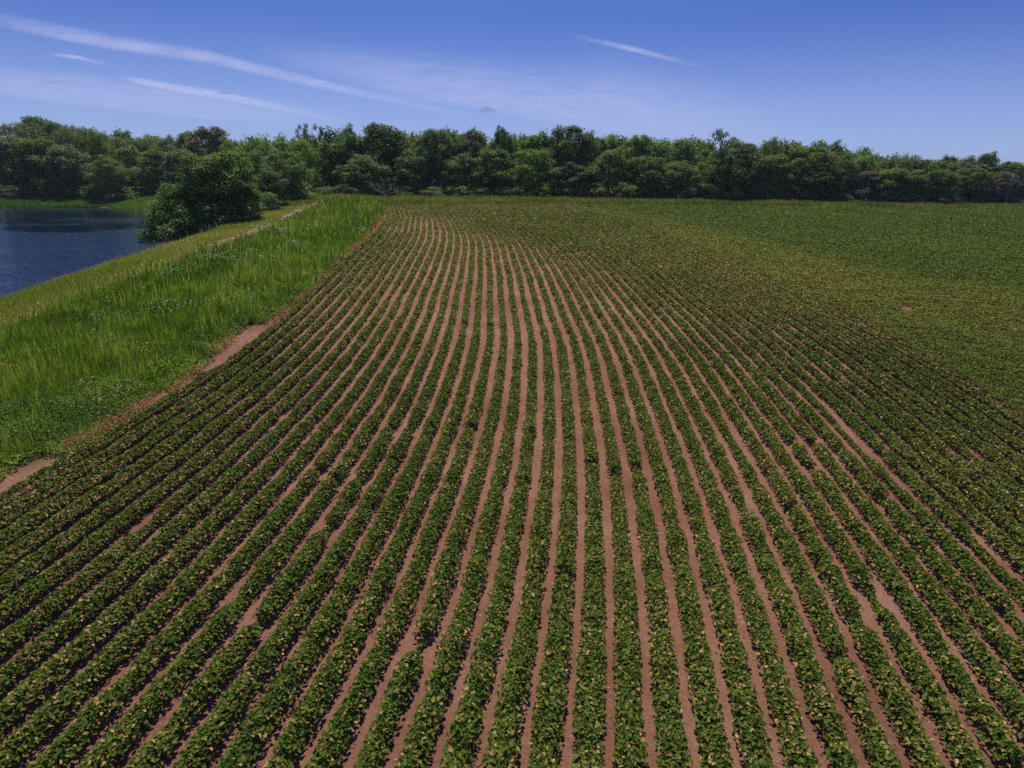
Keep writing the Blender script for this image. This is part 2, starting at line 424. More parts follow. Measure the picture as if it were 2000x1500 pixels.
for j in range(N_ROWS):
    Yg = np.arange(5.0, 140, .25)
    Xg = row_x(j, Yg)
    ok = in_view(Xg, Yg) & (Yg < far_edge(Xg) - 1.2)
    Yg, Xg = Yg[ok], Xg[ok]
    y_end = Yg.max() + .5 * rng.random()
    L0 = lod(Yg)
    vg = vigour(Xg, Yg)
    dens = 4.0 * .40 / (.48 * L0 ** 2) * np.clip(vg, .05, 1.3)
    dens *= np.interp(Yg, [8, 20, 60, 130], [.95, 1.0, .95, .9])
    cum = np.concatenate([[0], np.cumsum(dens * .25)])
    n = int(cum[-1])
    u = (np.arange(n) + rng.random(n)) / n * cum[-1]
    Yl = np.interp(u, cum, np.append(Yg, Yg[-1] + .25))
    Xl = row_x(j, Yl)
    vl = vigour(Xl, Yl)
    hw = .238 * np.clip(vl, .2, 1.35) ** .9
    h = .37 * np.clip(vl, .3, 1.25)
    A = soy_leaves(Xl, Yl, hw, h, terrain(Xl, Yl))
    nearm = Yl < 34
    arr = []
    for mask, six in ((nearm, True), (~nearm, False)):
        if mask.any():
            P, D, N, L, W, T = [q[mask] for q in A]
            arr.append(leaf_arrays(P, D, N, L, W, T, six=six))
    v, f, s, t = join_arrays(arr)
    base = np.array([Xg[0], Yg[0], float(terrain(Xg[0], Yg[0]))])
    o = link('soybean_row', mesh_np('soybean_row', v - base, f, s, [M_SOY], t), loc=base)
    if j == 0: lab = 'row of soybean plants at the field margin, first from the grassy bank'
    elif j == N_ROWS - 1: lab = 'last distinct soybean row beside the closed canopy, ' + ordinal(j + 1) + ' from the grassy bank'
    elif j == 34: lab = 'soybean row with a long sparse bare stretch, ' + ordinal(j + 1) + ' from the grassy bank'
    else: lab = 'green soybean row in bare soil, ' + ordinal(j + 1) + ' from the grassy bank'
    tag(o, lab, 'crop row', 'soybean rows along the field')

# ------------------------------------------------------------------ closed canopy on the right half of the field
HD = np.array([.875, -.485])
def canopy():
    xs_, ys_ = [], []
    Yb = np.arange(16, 152, 2.0)
    for y0 in Yb:
        xl = float(row_x(N_ROWS - 1, y0 + 1)) + .3
        xr = .84 * 1.10 * (y0 + 8) + 4
        if xr <= xl: continue
        d = 2.3 / (.48 * float(lod(y0 + 1)) ** 2)
        n = int(d * (xr - xl) * 2 * .95)
        xs_.append(rng.uniform(xl, xr, n)); ys_.append(rng.uniform(y0, y0 + 2, n))
    X = np.concatenate(xs_); Y = np.concatenate(ys_)
    Pn = np.array([HD[1], -HD[0]])
    s = X * Pn[0] + Y * Pn[1] + .25 * (fbm(X * .08, Y * .08, 51) - .5) * 4
    q = s / .76
    ph = q - np.floor(q) - .5                                # -.5..+.5 across the row
    phn = np.sign(ph) * .5 * (np.abs(ph) / .5) ** 1.25
    X = X + (phn - ph) * .76 * Pn[0]; Y = Y + (phn - ph) * .76 * Pn[1]
    # open soil streaks
    keep = (Y < far_edge(X) - 1.0) & (X > row_x(N_ROWS - 1, Y) + .35 + .45 * vnoise(Y * .5, Y * .13, 55))
    st = np.abs((X - 22) * .4545 + (Y - 46.4)) / 1.1
    wob = 1.0 * (fbm(X * .3, Y * .3, 53) - .5)
    streak = (np.abs(st + wob * .8) < .20) & (X > 21.5) & (fbm(X * .5, Y * .2, 58) > .38)
    st2 = np.abs((X - 22) * .5 + (Y - 33.4) + 1.0 * (fbm(X * .3, Y * .3, 57) - .5)) < .20
    st2 &= (fbm(X * .25, Y * .25, 59) > .5)
    bare = fbm(X * .5, Y * .5, 61) + .25 * smooth((Y - 50) / 20)  < .21
    keep &= ~streak & ~st2 & ~bare
    gap = np.abs(phn) > .42
    keep &= ~(gap & (rng.random(len(X)) < .75))
    X, Y, phn = X[keep], Y[keep], phn[keep]
    n = len(X)
    vig = .9 + .5 * (fbm(X * .2, Y * .2, 63) - .5) + .3 * (vnoise(X * 1.2, Y * 1.2, 64) - .5)
    h = .44 * np.clip(vig, .4, 1.3)
    r = rng.random(n) ** .5
    tt = phn / .5
    z = h * (1 - .5 * tt ** 2) * (.35 + .65 * r)
    L = lod(Y) * rng.uniform(.75, 1.35, n); W = L * rng.uniform(.58, .8, n)
    az = rng.uniform(0, 2 * np.pi, n)
    N = unit(np.stack([rng.normal(0, .34, n) + .5 * tt * Pn[0], rng.normal(0, .34, n) + .5 * tt * Pn[1], np.ones(n)], 1))
    D = np.stack([np.cos(az), np.sin(az), rng.normal(-.2, .25, n)], 1)
    D = unit(D - (D * N).sum(1, keepdims=True) * N)
    P = np.stack([X, Y, terrain(X, Y) + z], 1) - D * (L * .5)[:, None]
    tint = .46 + .11 * rng.normal(0, 1, n) + 1.7 * patch_tint(X, Y)
    dead = rng.random(n) < .035
    tint[dead] = rng.uniform(.75, .98, dead.sum())
    return leaf_arrays(P, D, N, L, W, np.clip(tint, 0, 1), six=False)
v, f, s, t = canopy()
tag(link('soybean_canopy', mesh_np('soybean_canopy', v, f, s, [M_CANOPY], t)), 'closed canopy of soybean plants covering the right half of the field', 'crop', kind='stuff')

# ------------------------------------------------------------------ dead litter and dry weeds between the rows
def litter():
    n0 = 60000
    Y = 7 + 75 * rng.random(n0) ** 1.2; X = rng.uniform(-16, 22, n0)
    m = in_view(X, Y, 1.05, 1)
    pr = np.clip((fbm(X * .30, Y * .09, 71) - .42) * 4.5, .05, 1) * np.interp(Y, [7, 20, 26, 36, 60, 80], [.55, .55, .8, 1, .9, .3])
    m &= rng.random(n0) < pr
    X, Y = X[m], Y[m]; n = len(X)
    L = lod(Y) * rng.uniform(.55, 1.2, n) * .9; W = L * rng.uniform(.25, .6, n)
    up = np.clip(rng.normal(.35, .4, n), -.1, 1.1)
    az = rng.uniform(0, 6.283, n)
    D = unit(np.stack([np.cos(az), np.sin(az), up], 1))
    N = unit(np.stack([rng.normal(0, .6, n), rng.normal(0, .6, n), np.ones(n)], 1))
    N = unit(N - (N * D).sum(1, keepdims=True) * D)
    P = np.stack([X, Y, terrain(X, Y) + .01], 1)
    return leaf_arrays(P, D, N, L, W, rng.random(n), six=False)
v, f, s, t = litter()
tag(link('dead_litter', mesh_np('dead_litter', v, f, s, [M_LITTER], t)), 'brown dead weed stems and fallen leaves lying between the rows', 'plant litter', kind='stuff')

def clods():
    n0 = 60000
    Y = 7 + 33 * rng.random(n0) ** 1.3; X = rng.uniform(-19, 22, n0)
    m = in_view(X, Y, 1.05, 1) & (X > margin_edge(Y)) & (rng.random(n0) < .25 + .75 * fbm(X * .6, Y * .6, 75))
    X, Y = X[m], Y[m]; n = len(X)
    r = .011 * np.exp(rng.normal(0, .5, n)) * np.maximum(1, Y / 14) ** .6
    C = np.stack([X, Y, terrain(X, Y) + .15 * r], 1)
    base = np.array([[1, 0, 0], [0, 1, 0], [-1, 0, 0], [0, -1, 0], [0, 0, 1]], float)
    V = C[:, None, :] + base[None] * r[:, None, None] * rng.uniform(.6, 1.3, (n, 5, 1)) * np.array([1.2, 1, .8]) + rng.normal(0, .2, (n, 5, 3)) * r[:, None, None]
    F = ((np.arange(n) * 5)[:, None] + np.array([[0, 1, 4, 1, 2, 4, 2, 3, 4, 3, 0, 4]])).ravel()
    return V.reshape(-1, 3), F, np.full(4 * n, 3), np.repeat(rng.random(n), 4)
M_CLOD = leaf_mat('dry_soil_clod', [(0, (.20, .10, .065)), (.6, (.32, .17, .115)), (1, (.45, .27, .19))], trans=0, rough=.95, spec=.1)
v, f, s, t = clods()
tag(link('soil_clods', mesh_np('soil_clods', v, f, s, [M_CLOD], t)), 'small dry clods and crumbs of soil between the near rows', 'soil clods', kind='stuff')

# ------------------------------------------------------------------ grass, weeds and flowers on the bank
def blades(X, Y, H, W, tint, lean=.25, z_off=0.0):
    n = len(X)
    az = rng.uniform(0, 6.283, n)
    S = np.stack([np.cos(az), np.sin(az), np.zeros(n)], 1)
    ld = np.stack([rng.normal(0, lean, n), rng.normal(0, lean, n), np.zeros(n)], 1) + np.array([.06, -.04, 0])
    B = np.stack([X, Y, terrain(X, Y) + z_off], 1)
    M = B + ld * (H * .35)[:, None]; M[:, 2] += H * .58
    T = B + ld * (H * 1.0)[:, None]; T[:, 2] += H
    w = (W * .5)[:, None]
    V = np.stack([B - S * w, B + S * w, M + S * w * .8, M - S * w * .8, T], 1).reshape(-1, 3)
    b = (np.arange(n) * 5)[:, None]
    F = np.concatenate([b + np.array([[0, 1, 2, 3]]), b + np.array([[3, 2, 4]])], 1).ravel()
    return V, F, np.tile([4, 3], n), np.repeat(tint, 2)

def scatter(x0f, x1f, Y0, Y1, dens, dy=2.0):
    xs_, ys_ = [], []
    for y0 in np.arange(Y0, Y1, dy):
        a_, b_ = float(x0f(y0)), float(x1f(y0))
        n = int(abs(b_ - a_) * dy * dens(y0))
        xs_.append(rng.uniform(min(a_, b_), max(a_, b_), n)); ys_.append(rng.uniform(y0, y0 + dy, n))
    X, Y = np.concatenate(xs_), np.concatenate(ys_)
    m = in_view(X, Y)
    return X[m], Y[m]

bw = lambda Y: .018 * np.maximum(1, np.asarray(Y) / 18)
X, Y = scatter(lambda y: tall_edge(y) - .6, margin_edge, 12, 130, lambda y: 260 / max(1, y / 18) ** .9)
patch = fbm(X * .22, Y * .22, 81)
clump = .6 * vnoise(X * .8, Y * .8, 82) + .4 * vnoise(X * 2.2, Y * 2.2, 88)
edge_d = np.minimum((margin_edge(Y) - X) / 1.6, 1)
near_weed = smooth((30 - Y) / 8)                       # low broadleaf weeds take over close by
keep = (X < margin_edge(Y) - .1) & (rng.random(len(X)) < np.clip(.05 + 1.7 * (clump - .12), 0, 1)) & (rng.random(len(X)) > .62 * near_weed * (patch < .46))
X, Y, patch, clump, edge_d = [q[keep] for q in (X, Y, patch, clump, edge_d)]
Hh = (.40 + .80 * clump + .70 * (patch - .4)) * rng.uniform(.6, 1.15, len(X)) * (.45 + .55 * np.clip(edge_d, 0, 1))
tt = np.clip(.42 + .8 * (patch - .5) + .8 * (clump - .5) + .19 * rng.normal(0, 1, len(X)), 0, 1)
b1 = blades(X, Y, np.clip(Hh, .2, 1.5), bw(Y), tt, .24)
q = rng.random(len(X)) < .055 * np.clip(clump * 2, .2, 1.6)
b2 = blades(X[q], Y[q], np.clip(Hh[q] + rng.uniform(.25, .7, q.sum()), .3, 1.9), bw(Y[q]) * 1.7, np.where(rng.random(q.sum()) < .80, rng.uniform(0, .25, q.sum()), rng.uniform(.8, 1, q.sum())), .10)
v, f, s, t = join_arrays([b1, b2])
tag(link('tall_grass', mesh_np('tall_grass', v, f, s, [M_TALL], t)), 'bright green tall grass on the bank beside the crop', 'grass', kind='stuff')

X, Y = scatter(lambda y: crest_x(y) - 3.0, lambda y: tall_edge(y) + 1.0, 24, 150, lambda y: 330 / max(1, y / 18) ** .95)
keep = X < tall_edge(Y) + 1.2 * (vnoise(X * .6, Y * .6, 84) - .3)
X, Y = X[keep], Y[keep]
patch = fbm(X * .25, Y * .12, 83)
path = np.exp(-((X - tall_edge(Y) + 2.0) / 1.6) ** 2)     # the worn strip along the tall grass
dry = smooth((tall_edge(Y) - X) / 3) * 0.0
Hh = (.30 + .30 * patch) * rng.uniform(.6, 1.3, len(X)) * (1 - .35 * path)
tt = np.clip(.36 + .9 * (patch - .40) + .30 * path + .14 * rng.normal(0, 1, len(X)), 0, 1)
v, f, s, t = blades(X, Y, Hh, bw(Y) * .9, tt, .35)
tag(link('bank_grass', mesh_np('bank_grass', v, f, s, [M_BANK], t)), 'short olive grass on top of the river bank', 'grass', kind='stuff')

# grassy verge under the trees beyond the field, and the far shore
Xv = rng.uniform(-45, 150, 60000); Yv = far_edge(Xv) + rng.uniform(-.8, 22, len(Xv))
m = in_view(Xv, Yv) & (Xv > crest_x(Yv) - 3); Xv, Yv = Xv[m], Yv[m]
pv = fbm(Xv * .12, Yv * .2, 85)
v, f, s, t = blades(Xv, Yv, (.35 + .8 * pv) * rng.uniform(.5, 1.2, len(Xv)), np.full(len(Xv), .16), np.clip(.16 + 1.1 * (pv - .42) + .17 * rng.normal(0, 1, len(Xv)), 0, 1), .22)
tag(link('verge_grass', mesh_np('verge_grass', v, f, s, [M_VERGE], t)), 'olive grass verge between the field and the trees', 'grass', kind='stuff')
Xs = rng.uniform(-175, -50, 42000); e = rng.uniform(-.3, 13, len(Xs)); Ys = shore_y(Xs) + e * np.where(Xs > -95, 1, .6)
m = in_view(Xs, Ys, 1.2); Xs, Ys, e = Xs[m], Ys[m], e[m]
ps = fbm(Xs * .09, Ys * .09, 86)
v, f, s, t = blades(Xs, Ys, (.2 + .9 * np.clip(ps - .25, 0, 1) * (Xs < -92)) * rng.uniform(.6, 1.2, len(Xs)), np.full(len(Xs), .2),
                    np.clip(.25 + .4 * ps + .2 * (Xs > -98) + .12 * rng.normal(0, 1, len(Xs)), 0, 1), .2)
tag(link('shore_grass', mesh_np('shore_grass', v, f, s, [M_WEED], t)), 'green grass along the far shore of the river', 'grass', kind='stuff')

# broadleaf weeds
def weeds():
    X, Y = scatter(lambda y: tall_edge(y) + 1, lambda y: margin_edge(y) + .25, 12, 60, lambda y: 460 / max(1, y / 18) ** 1.5)
    patch = fbm(X * .22, Y * .22, 81)
    edge = smooth((X - (margin_edge(Y) - 2.4)) / 1.6)
    nearw = smooth((31 - Y) / 8)
    pr = np.clip(nearw * smooth((.60 - patch) / .12) + edge * .9, 0, 1)
    m = rng.random(len(X)) < pr
    X, Y = X[m], Y[m]; n = len(X)
    hh = .25 + .75 * vnoise(X * .9, Y * .9, 91) * smooth((margin_edge(Y) + .3 - X) / 1.2 + .15)
    hh = hh * (.6 + 1.1 * vnoise(X * .5, Y * .5, 93) * smooth((margin_edge(Y) - .6 - X) / 1.5))
    z = hh * rng.random(n) ** .45
    L = lod(Y) * rng.uniform(.7, 1.5, n) * .95; W = L * rng.uniform(.35, .75, n)
    az = rng.uniform(0, 6.283, n)
    N = unit(np.stack([rng.normal(0, .5, n), rng.normal(0, .5, n), np.ones(n)], 1))
    D = np.stack([np.cos(az), np.sin(az), rng.normal(0, .3, n)], 1); D = unit(D - (D * N).sum(1, keepdims=True) * N)
    P = np.stack([X, Y, terrain(X, Y) + z], 1)
    tint = np.clip(.50 + 1.1 * (vnoise(X * .7, Y * .7, 92) - .5) + .2 * rng.normal(0, 1, n), 0, 1)
    return leaf_arrays(P, D, N, L, W, tint, six=True)
v, f, s, t = weeds()
tag(link('broadleaf_weeds', mesh_np('broadleaf_weeds', v, f, s, [M_WEED], t)), 'leafy green weeds growing along the edge of the crop', 'weeds', kind='stuff')

# withered orange weeds along the margin
DRYC = [(-16.6, 17.3, .5, .8), (-15.5, 20.9, .35, .6), (-15.2, 21.8, .35, .9), (-14.9, 23.0, .4, .9), (-14.8, 24.4, .4, .8), (-14.5, 26.0, .25, .7), (-14.6, 28.0, .3, .6), (-15.0, 32, .3, 1.2), (-14.0, 37.5, .25, 1.6),
        (-14.2, 42, .25, 2), (-14.4, 47.0, .3, 2.4), (-14.8, 54, .35, 4), (-15.9, 62, .35, 4), (-16.7, 71, .35, 6), (-17.6, 80, .4, 7), (-18.7, 92, .4, 8), (-20.4, 104, .5, 8), (-23.4, 118, .6, 8)]
lst = []
for cx, cy, rx, ry in DRYC:
    n = int(2600 * rx * ry / (float(lod(cy)) / .07) ** 2) + 110
    X = cx + rng.normal(0, rx * .7, n); Y = cy + rng.normal(0, ry * .6, n)
    L = lod(Y) * rng.uniform(.6, 1.3, n); W = L * rng.uniform(.2, .5, n)
    az = rng.uniform(0, 6.283, n)
    D = unit(np.stack([np.cos(az), np.sin(az), rng.uniform(.0, 1.2, n)], 1))
    N = unit(np.stack([rng.normal(0, .6, n), rng.normal(0, .6, n), np.ones(n)], 1)); N = unit(N - (N * D).sum(1, keepdims=True) * D)
    P = np.stack([X, Y, terrain(X, Y) + (.45 if cy < 32 else .3) * rng.random(n) ** 1.2], 1)
    lst.append(leaf_arrays(P, D, N, L, W, np.clip(rng.normal(.45, .25, n), 0, 1), six=False))
v, f, s, t = join_arrays(lst)
tag(link('withered_weeds', mesh_np('withered_weeds', v, f, s, [M_DRY], t)), 'withered orange brown weeds between the bank and the crop', 'weeds', kind='stuff')

# flowers
def flowers(X, Y, zlo, zhi, size):
    n = len(X)
    N = unit(np.stack([rng.normal(0, .4, n), rng.normal(-.3, .4, n), np.ones(n)], 1))
    az = rng.uniform(0, 6.283, n)
    D = np.stack([np.cos(az), np.sin(az), np.zeros(n)], 1); D = unit(D - (D * N).sum(1, keepdims=True) * N)
    L = size * np.maximum(1, Y / 28) ** .75 * rng.uniform(.6, 1.3, n)
    P = np.stack([X, Y, terrain(X, Y) + rng.uniform(zlo, zhi, n)], 1)
    return leaf_arrays(P, D, N, L, L * .9, rng.random(n), six=False, droop=.05)
X, Y = scatter(lambda y: tall_edge(y) - 2.4, lambda y: tall_edge(y) + .8, 26, 122, lambda y: 14.0 if y > 55 else 7.0)
m = rng.random(len(X)) < np.clip((fbm(X * .35, Y * .12, 95) - .40) * 5, 0, 1) * np.interp(Y, [26, 55, 70, 110, 122], [.35, .6, 1, 1, .5])
l1 = flowers(X[m], Y[m], .3, .6, .06)
X, Y = scatter(lambda y: crest_x(y), lambda y: tall_edge(y), 30, 100, lambda y: 2.2)
m = rng.random(len(X)) < np.clip((fbm(X * .3, Y * .3, 96) - .55) * 6, 0, 1)
l2 = flowers(X[m], Y[m], .25, .5, .055)
X, Y = scatter(tall_edge, margin_edge, 15, 75, lambda y: 16)
m = rng.random(len(X)) < np.clip((fbm(X * .5, Y * .5, 97) - .58) * 6, 0, 1)
l3 = flowers(X[m], Y[m], .75, 1.15, .045)
v, f, s, t = join_arrays([l1, l2, l3])
tag(link('white_wildflowers', mesh_np('white_wildflowers', v, f, s, [M_WHITE], t)), 'tiny white wildflowers scattered over the grassy bank', 'wildflowers', kind='stuff')
ly = []
for cx, cy, n in ((-21.6, 25.6, 60), (-17.8, 29.4, 26), (-14.9, 47, 16)):
    X = cx + rng.normal(0, .35, n); Y = cy + rng.normal(0, .35, n)
    ly.append(flowers(X, Y, .7, 1.0, .07))
v, f, s, t = join_arrays(ly)
tag(link('yellow_wildflowers', mesh_np('yellow_wildflowers', v, f, s, [M_YELLOW], t)), 'small yellow wildflower clumps in the near bank weeds', 'wildflowers', kind='stuff')
# tall pale weed heads against the water
X = []; Y = []
for cy, n in ((40.5, 26), (44, 30), (49, 12), (55, 24), (57, 22), (61, 22), (64, 18), (70, 10), (75, 24), (78, 22)):
    Y.append(cy + rng.normal(0, .9, n)); X.append(crest_x(Y[-1]) - .8 + rng.normal(0, .5, n))
X = np.concatenate(X); Y = np.concatenate(Y)
v, f, s, t = blades(X, Y, rng.uniform(.6, 1.5, len(X)), bw(Y) * .8, rng.random(len(X)), .22)
tag(link('pale_weed_stalks', mesh_np('pale_weed_stalks', v, f, s, [M_REED], t)), 'pale weed stalks standing up against the water', 'weeds', kind='stuff')

# ------------------------------------------------------------------ trees
def tube(pts, radii, sides=7):
    pts = np.asarray(pts, float); n = len(pts)
    V, F = [], []
    for k in range(n):
        d = pts[min(k + 1, n - 1)] - pts[max(k - 1, 0)]; d /= max(np.linalg.norm(d), 1e-6)
        u = np.cross(d, [0.3, 1, .1]); u /= max(np.linalg.norm(u), 1e-6); w = np.cross(d, u)
        for q in range(sides):
            a_ = 6.2832 * q / sides
            V.append(pts[k] + radii[k] * (math.cos(a_) * u + math.sin(a_) * w))
    for k in range(n - 1):
        for q in range(sides):
            F.append([k * sides + q, k * sides + (q + 1) % sides, (k + 1) * sides + (q + 1) % sides, (k + 1) * sides + q])
    F.append(list(range((n - 1) * sides, n * sides)))
    return np.array(V), F

def tubes_mesh(name, tubes, mat):
    V, fl, sz, off = [], [], [], 0
    for v, f in tubes:
        V.append(v)
        for q in f: fl.extend([i + off for i in q]); sz.append(len(q))
        off += len(v)
    return mesh_np(name, np.concatenate(V), np.array(fl), np.array(sz), [mat], smooth=True)

def limb(a, b, r0, r1, rg, bend=.12, n=5):
    a, b = np.asarray(a, float), np.asarray(b, float); ln = np.linalg.norm(b - a)
    pts = [a + (b - a) * (k / (n - 1)) + (rg.normal(0, bend * ln * .25, 3) if 0 < k < n - 1 else 0) for k in range(n)]
    return tube(pts, np.linspace(r0, r1, n))

def crown_arrays(rg, clumps, per, size, kind):
    """clumps: list of (centre, radii(3), tint offset); leaves on their upper shells"""
    P_, N_, D_, T_ = [], [], [], []
    for c, r, to in clumps:
        n = max(12, int(per * (r[0] * r[1] * r[2]) ** (2 / 3)))
        d = rg.normal(0, 1, (n, 3)); d[:, 2] += .45; d = unit(d)
        rad = rg.random(n)[:, None] ** .35
        bump = 1 + .38 * np.sin(d[:, :1] * 5 + c[0] * 3) * np.cos(d[:, 1:2] * 5 + c[2] * 2)
        p = np.asarray(c) + d * rad * bump * np.asarray(r)
        if kind == 'feather':
            N = unit(d * .8 + rg.normal(0, .6, (n, 3)))
            D = unit(np.stack([d[:, 0] * .5 + rg.normal(0, .35, n), d[:, 1] * .5 + rg.normal(0, .35, n), np.ones(n)], 1))
        else:
            N = unit(d * .7 + np.array([0, .1, .8]) + rg.normal(0, .45, (n, 3)))
            D = unit(rg.normal(0, 1, (n, 3)) + np.array([0, 0, -.35]) + d * .6)
        D = unit(D - (D * N).sum(1, keepdims=True) * N)
        P_.append(p); N_.append(N); D_.append(D); T_.append(np.clip(.5 + to + .16 * rg.normal(0, 1, n), 0, 1))
    P, N, D, T = map(np.concatenate, (P_, N_, D_, T_))
    n = len(P)
    L = size * rg.uniform(.6, 1.35, n); W = L * (rg.uniform(.28, .42, n) if kind == 'feather' else rg.uniform(.5, .8, n))
    return leaf_arrays(P, D, N, L, W, T, six=False, droop=.18)

def tree_shape(kind, seed):
    """unit designs: 14 m high, about 10 m wide"""
    rg = np.random.default_rng(seed)
    H, RW = 14.0, 5.0
    clumps, limbs = [], []
    size, per = .36, 150
    if kind == 'broad':
        n = 70
        for k in range(n):
            f = (k + rg.random()) / n
            z = .5 + (H - 1.4) * f ** .9
            env = RW * (.84 + .16 * math.sin(f * 9 + seed)) * (1 - max(0, (f - .52) / .55) ** 2.0) ** .5 if f < .98 else 1.0
            a_ = k * 2.39996 + rg.normal(0, .5); q = env * (.30 + .62 * rg.random() ** .5) * (.78 + .5 * float(vnoise(a_ * .9 + seed, z * .35, 6)))
            s = rg.uniform(.75, 1.75) * (1.15 - .42 * f)
            clumps.append(((q * math.cos(a_), q * math.sin(a_), z), (s * 1.15, s * 1.15, s * .85), rg.normal(0, .11)))
        for k in range(12):
            a_ = rg.random() * 6.28; f = .70 + .31 * rg.random(); q = RW * .75 * rg.random() * (1.25 - f) * 1.6
            s = rg.uniform(.45, 1.0)
            clumps.append(((q * math.cos(a_), q * math.sin(a_), H * f * .98), (s, s, s * .9), rg.normal(.05, .1)))
    elif kind == 'feather':
        size, per = .50, 125
        for k in range(52):
            f = (k + rg.random()) / 52
            z = .8 + (H - 2.9) * f
            env = RW * (1 - max(0, (f - .45) / .68) ** 2.2) ** .5
            a_ = k * 2.39996 + rg.normal(0, .4); q = env * (.35 + .6 * rg.random() ** .6)
            s = rg.uniform(.9, 1.55)
            clumps.append(((q * math.cos(a_), q * math.sin(a_), z), (s * .9, s * .9, s * 1.3), rg.normal(.05, .10)))
        for k in range(26):                                  # upright shoots along the top
            a_ = rg.random() * 6.28; q = RW * .85 * rg.random() ** .6
            z = H - 2.2 - 2.6 * (q / RW) ** 2 + rg.uniform(0, 1.0)
            clumps.append(((q * math.cos(a_), q * math.sin(a_), z), (.32, .32, 1.35), rg.normal(.1, .08)))
    elif kind == 'open':
        size, per = .38, 135
        limbs = []
        for k in range(30):
            f = (k + rg.random()) / 30
            z = H * (.22 + .74 * f); env = RW * (.35 + .65 * math.sin(min(1, f * 1.05) * 3.0) ** .7)
            a_ = k * 2.39996 + rg.normal(0, .6); q = env * (.35 + .6 * rg.random())
            s = rg.uniform(.55, 1.05)
            clumps.append(((q * math.cos(a_), q * math.sin(a_), z), (s * 1.2, s * 1.2, s * .75), rg.normal(0, .09)))
            limbs.append((0, 0, max(1.5, z - q * .9), q * math.cos(a_), q * math.sin(a_), z))
    elif kind == 'shrub':
        H = 5.0
        for k in range(26):
            f = rg.random(); z = .3 + 3.9 * f
            env = 3.4 * (1 - f ** 2.2) ** .5
            a_ = rg.random() * 6.28; q = env * (.3 + .65 * rg.random() ** .6)
            s = rg.uniform(.6, 1.15)
            clumps.append(((q * math.cos(a_), q * math.sin(a_), z), (s * 1.15, s * 1.15, s * .8), rg.normal(0, .12)))
        size, per = .34, 130
    crown = mesh_np('crown', *crown_arrays(rg, clumps, per, size, kind)[:3], [M_TREE['mid']], None) if False else None
    v, f, s, t = crown_arrays(rg, clumps, per, size, kind)
    crown = mesh_np('crown', v, f, s, [M_TREE['mid']], t)
    tb = []
    th_ = {'shrub': 2.2, 'open': H * .82}.get(kind, H * .72)
    r0 = {'shrub': .09}.get(kind, .30)
    tb.append(limb((0, 0, -.8), (rg.normal(0, .3), rg.normal(0, .3), th_), r0, r0 * .3, rg, .06, 7))
    for k in range(7 if kind != 'open' else 0):
        c = clumps[int(rg.integers(len(clumps)))][0]
        zb = max(.5, min(th_, c[2] - math.hypot(c[0], c[1]) * .8))
        tb.append(limb((0, 0, zb), c, r0 * .38, r0 * .1, rg, .15))
    for q in limbs: tb.append(limb(q[:3], q[3:], .09, .03, rg, .15))
    trunk = tubes_mesh('trunk', tb, M_BARK)
    return crown, trunk, H, (RW if kind != 'shrub' else 3.6)

SHAPES = {}
def shape(kind, v):
    if (kind, v) not in SHAPES: SHAPES[(kind, v)] = tree_shape(kind, 100 + v * 7 + hash_kind[kind])
    return SHAPES[(kind, v)]
hash_kind = {'broad': 1, 'feather': 2, 'open': 3, 'shrub': 4}

def plant(name, cat, kind, v, tone, px, ytop, wpx, Y, label, group, rz=None, zb=None):
    crown, trunk, H, RW = shape(kind, v)
    X, _, zt = at_depth(px, ytop, Y)
    wm = wpx / FPX * Y * .98
    zg = float(terrain(X, Y)) if zb is None else zb
    root = link(name, None, loc=(X, Y, zg))
    sx = wm / (2 * RW) * (1.34 if kind == 'broad' else 1.2); sz = max(.2, (zt - zg) / (H + .25))
    root.scale = (sx, max(.55, min(1.3, (sx + sz) / 2)), sz)
    root.rotation_euler = (0, 0, 0)
    spin = random.Random(int(px * 7 + ytop)).uniform(0, 6.28) if rz is None else rz
    tag(root, label, cat, group)
    for nm, me in (('crown', crown), ('trunk', trunk)):
        c = link(nm, me, parent=root); c.rotation_euler = (0, 0, spin)
        if nm == 'crown':
            c.material_slots[0].link = 'OBJECT'; c.material_slots[0].material = M_TREE[tone]
    return root

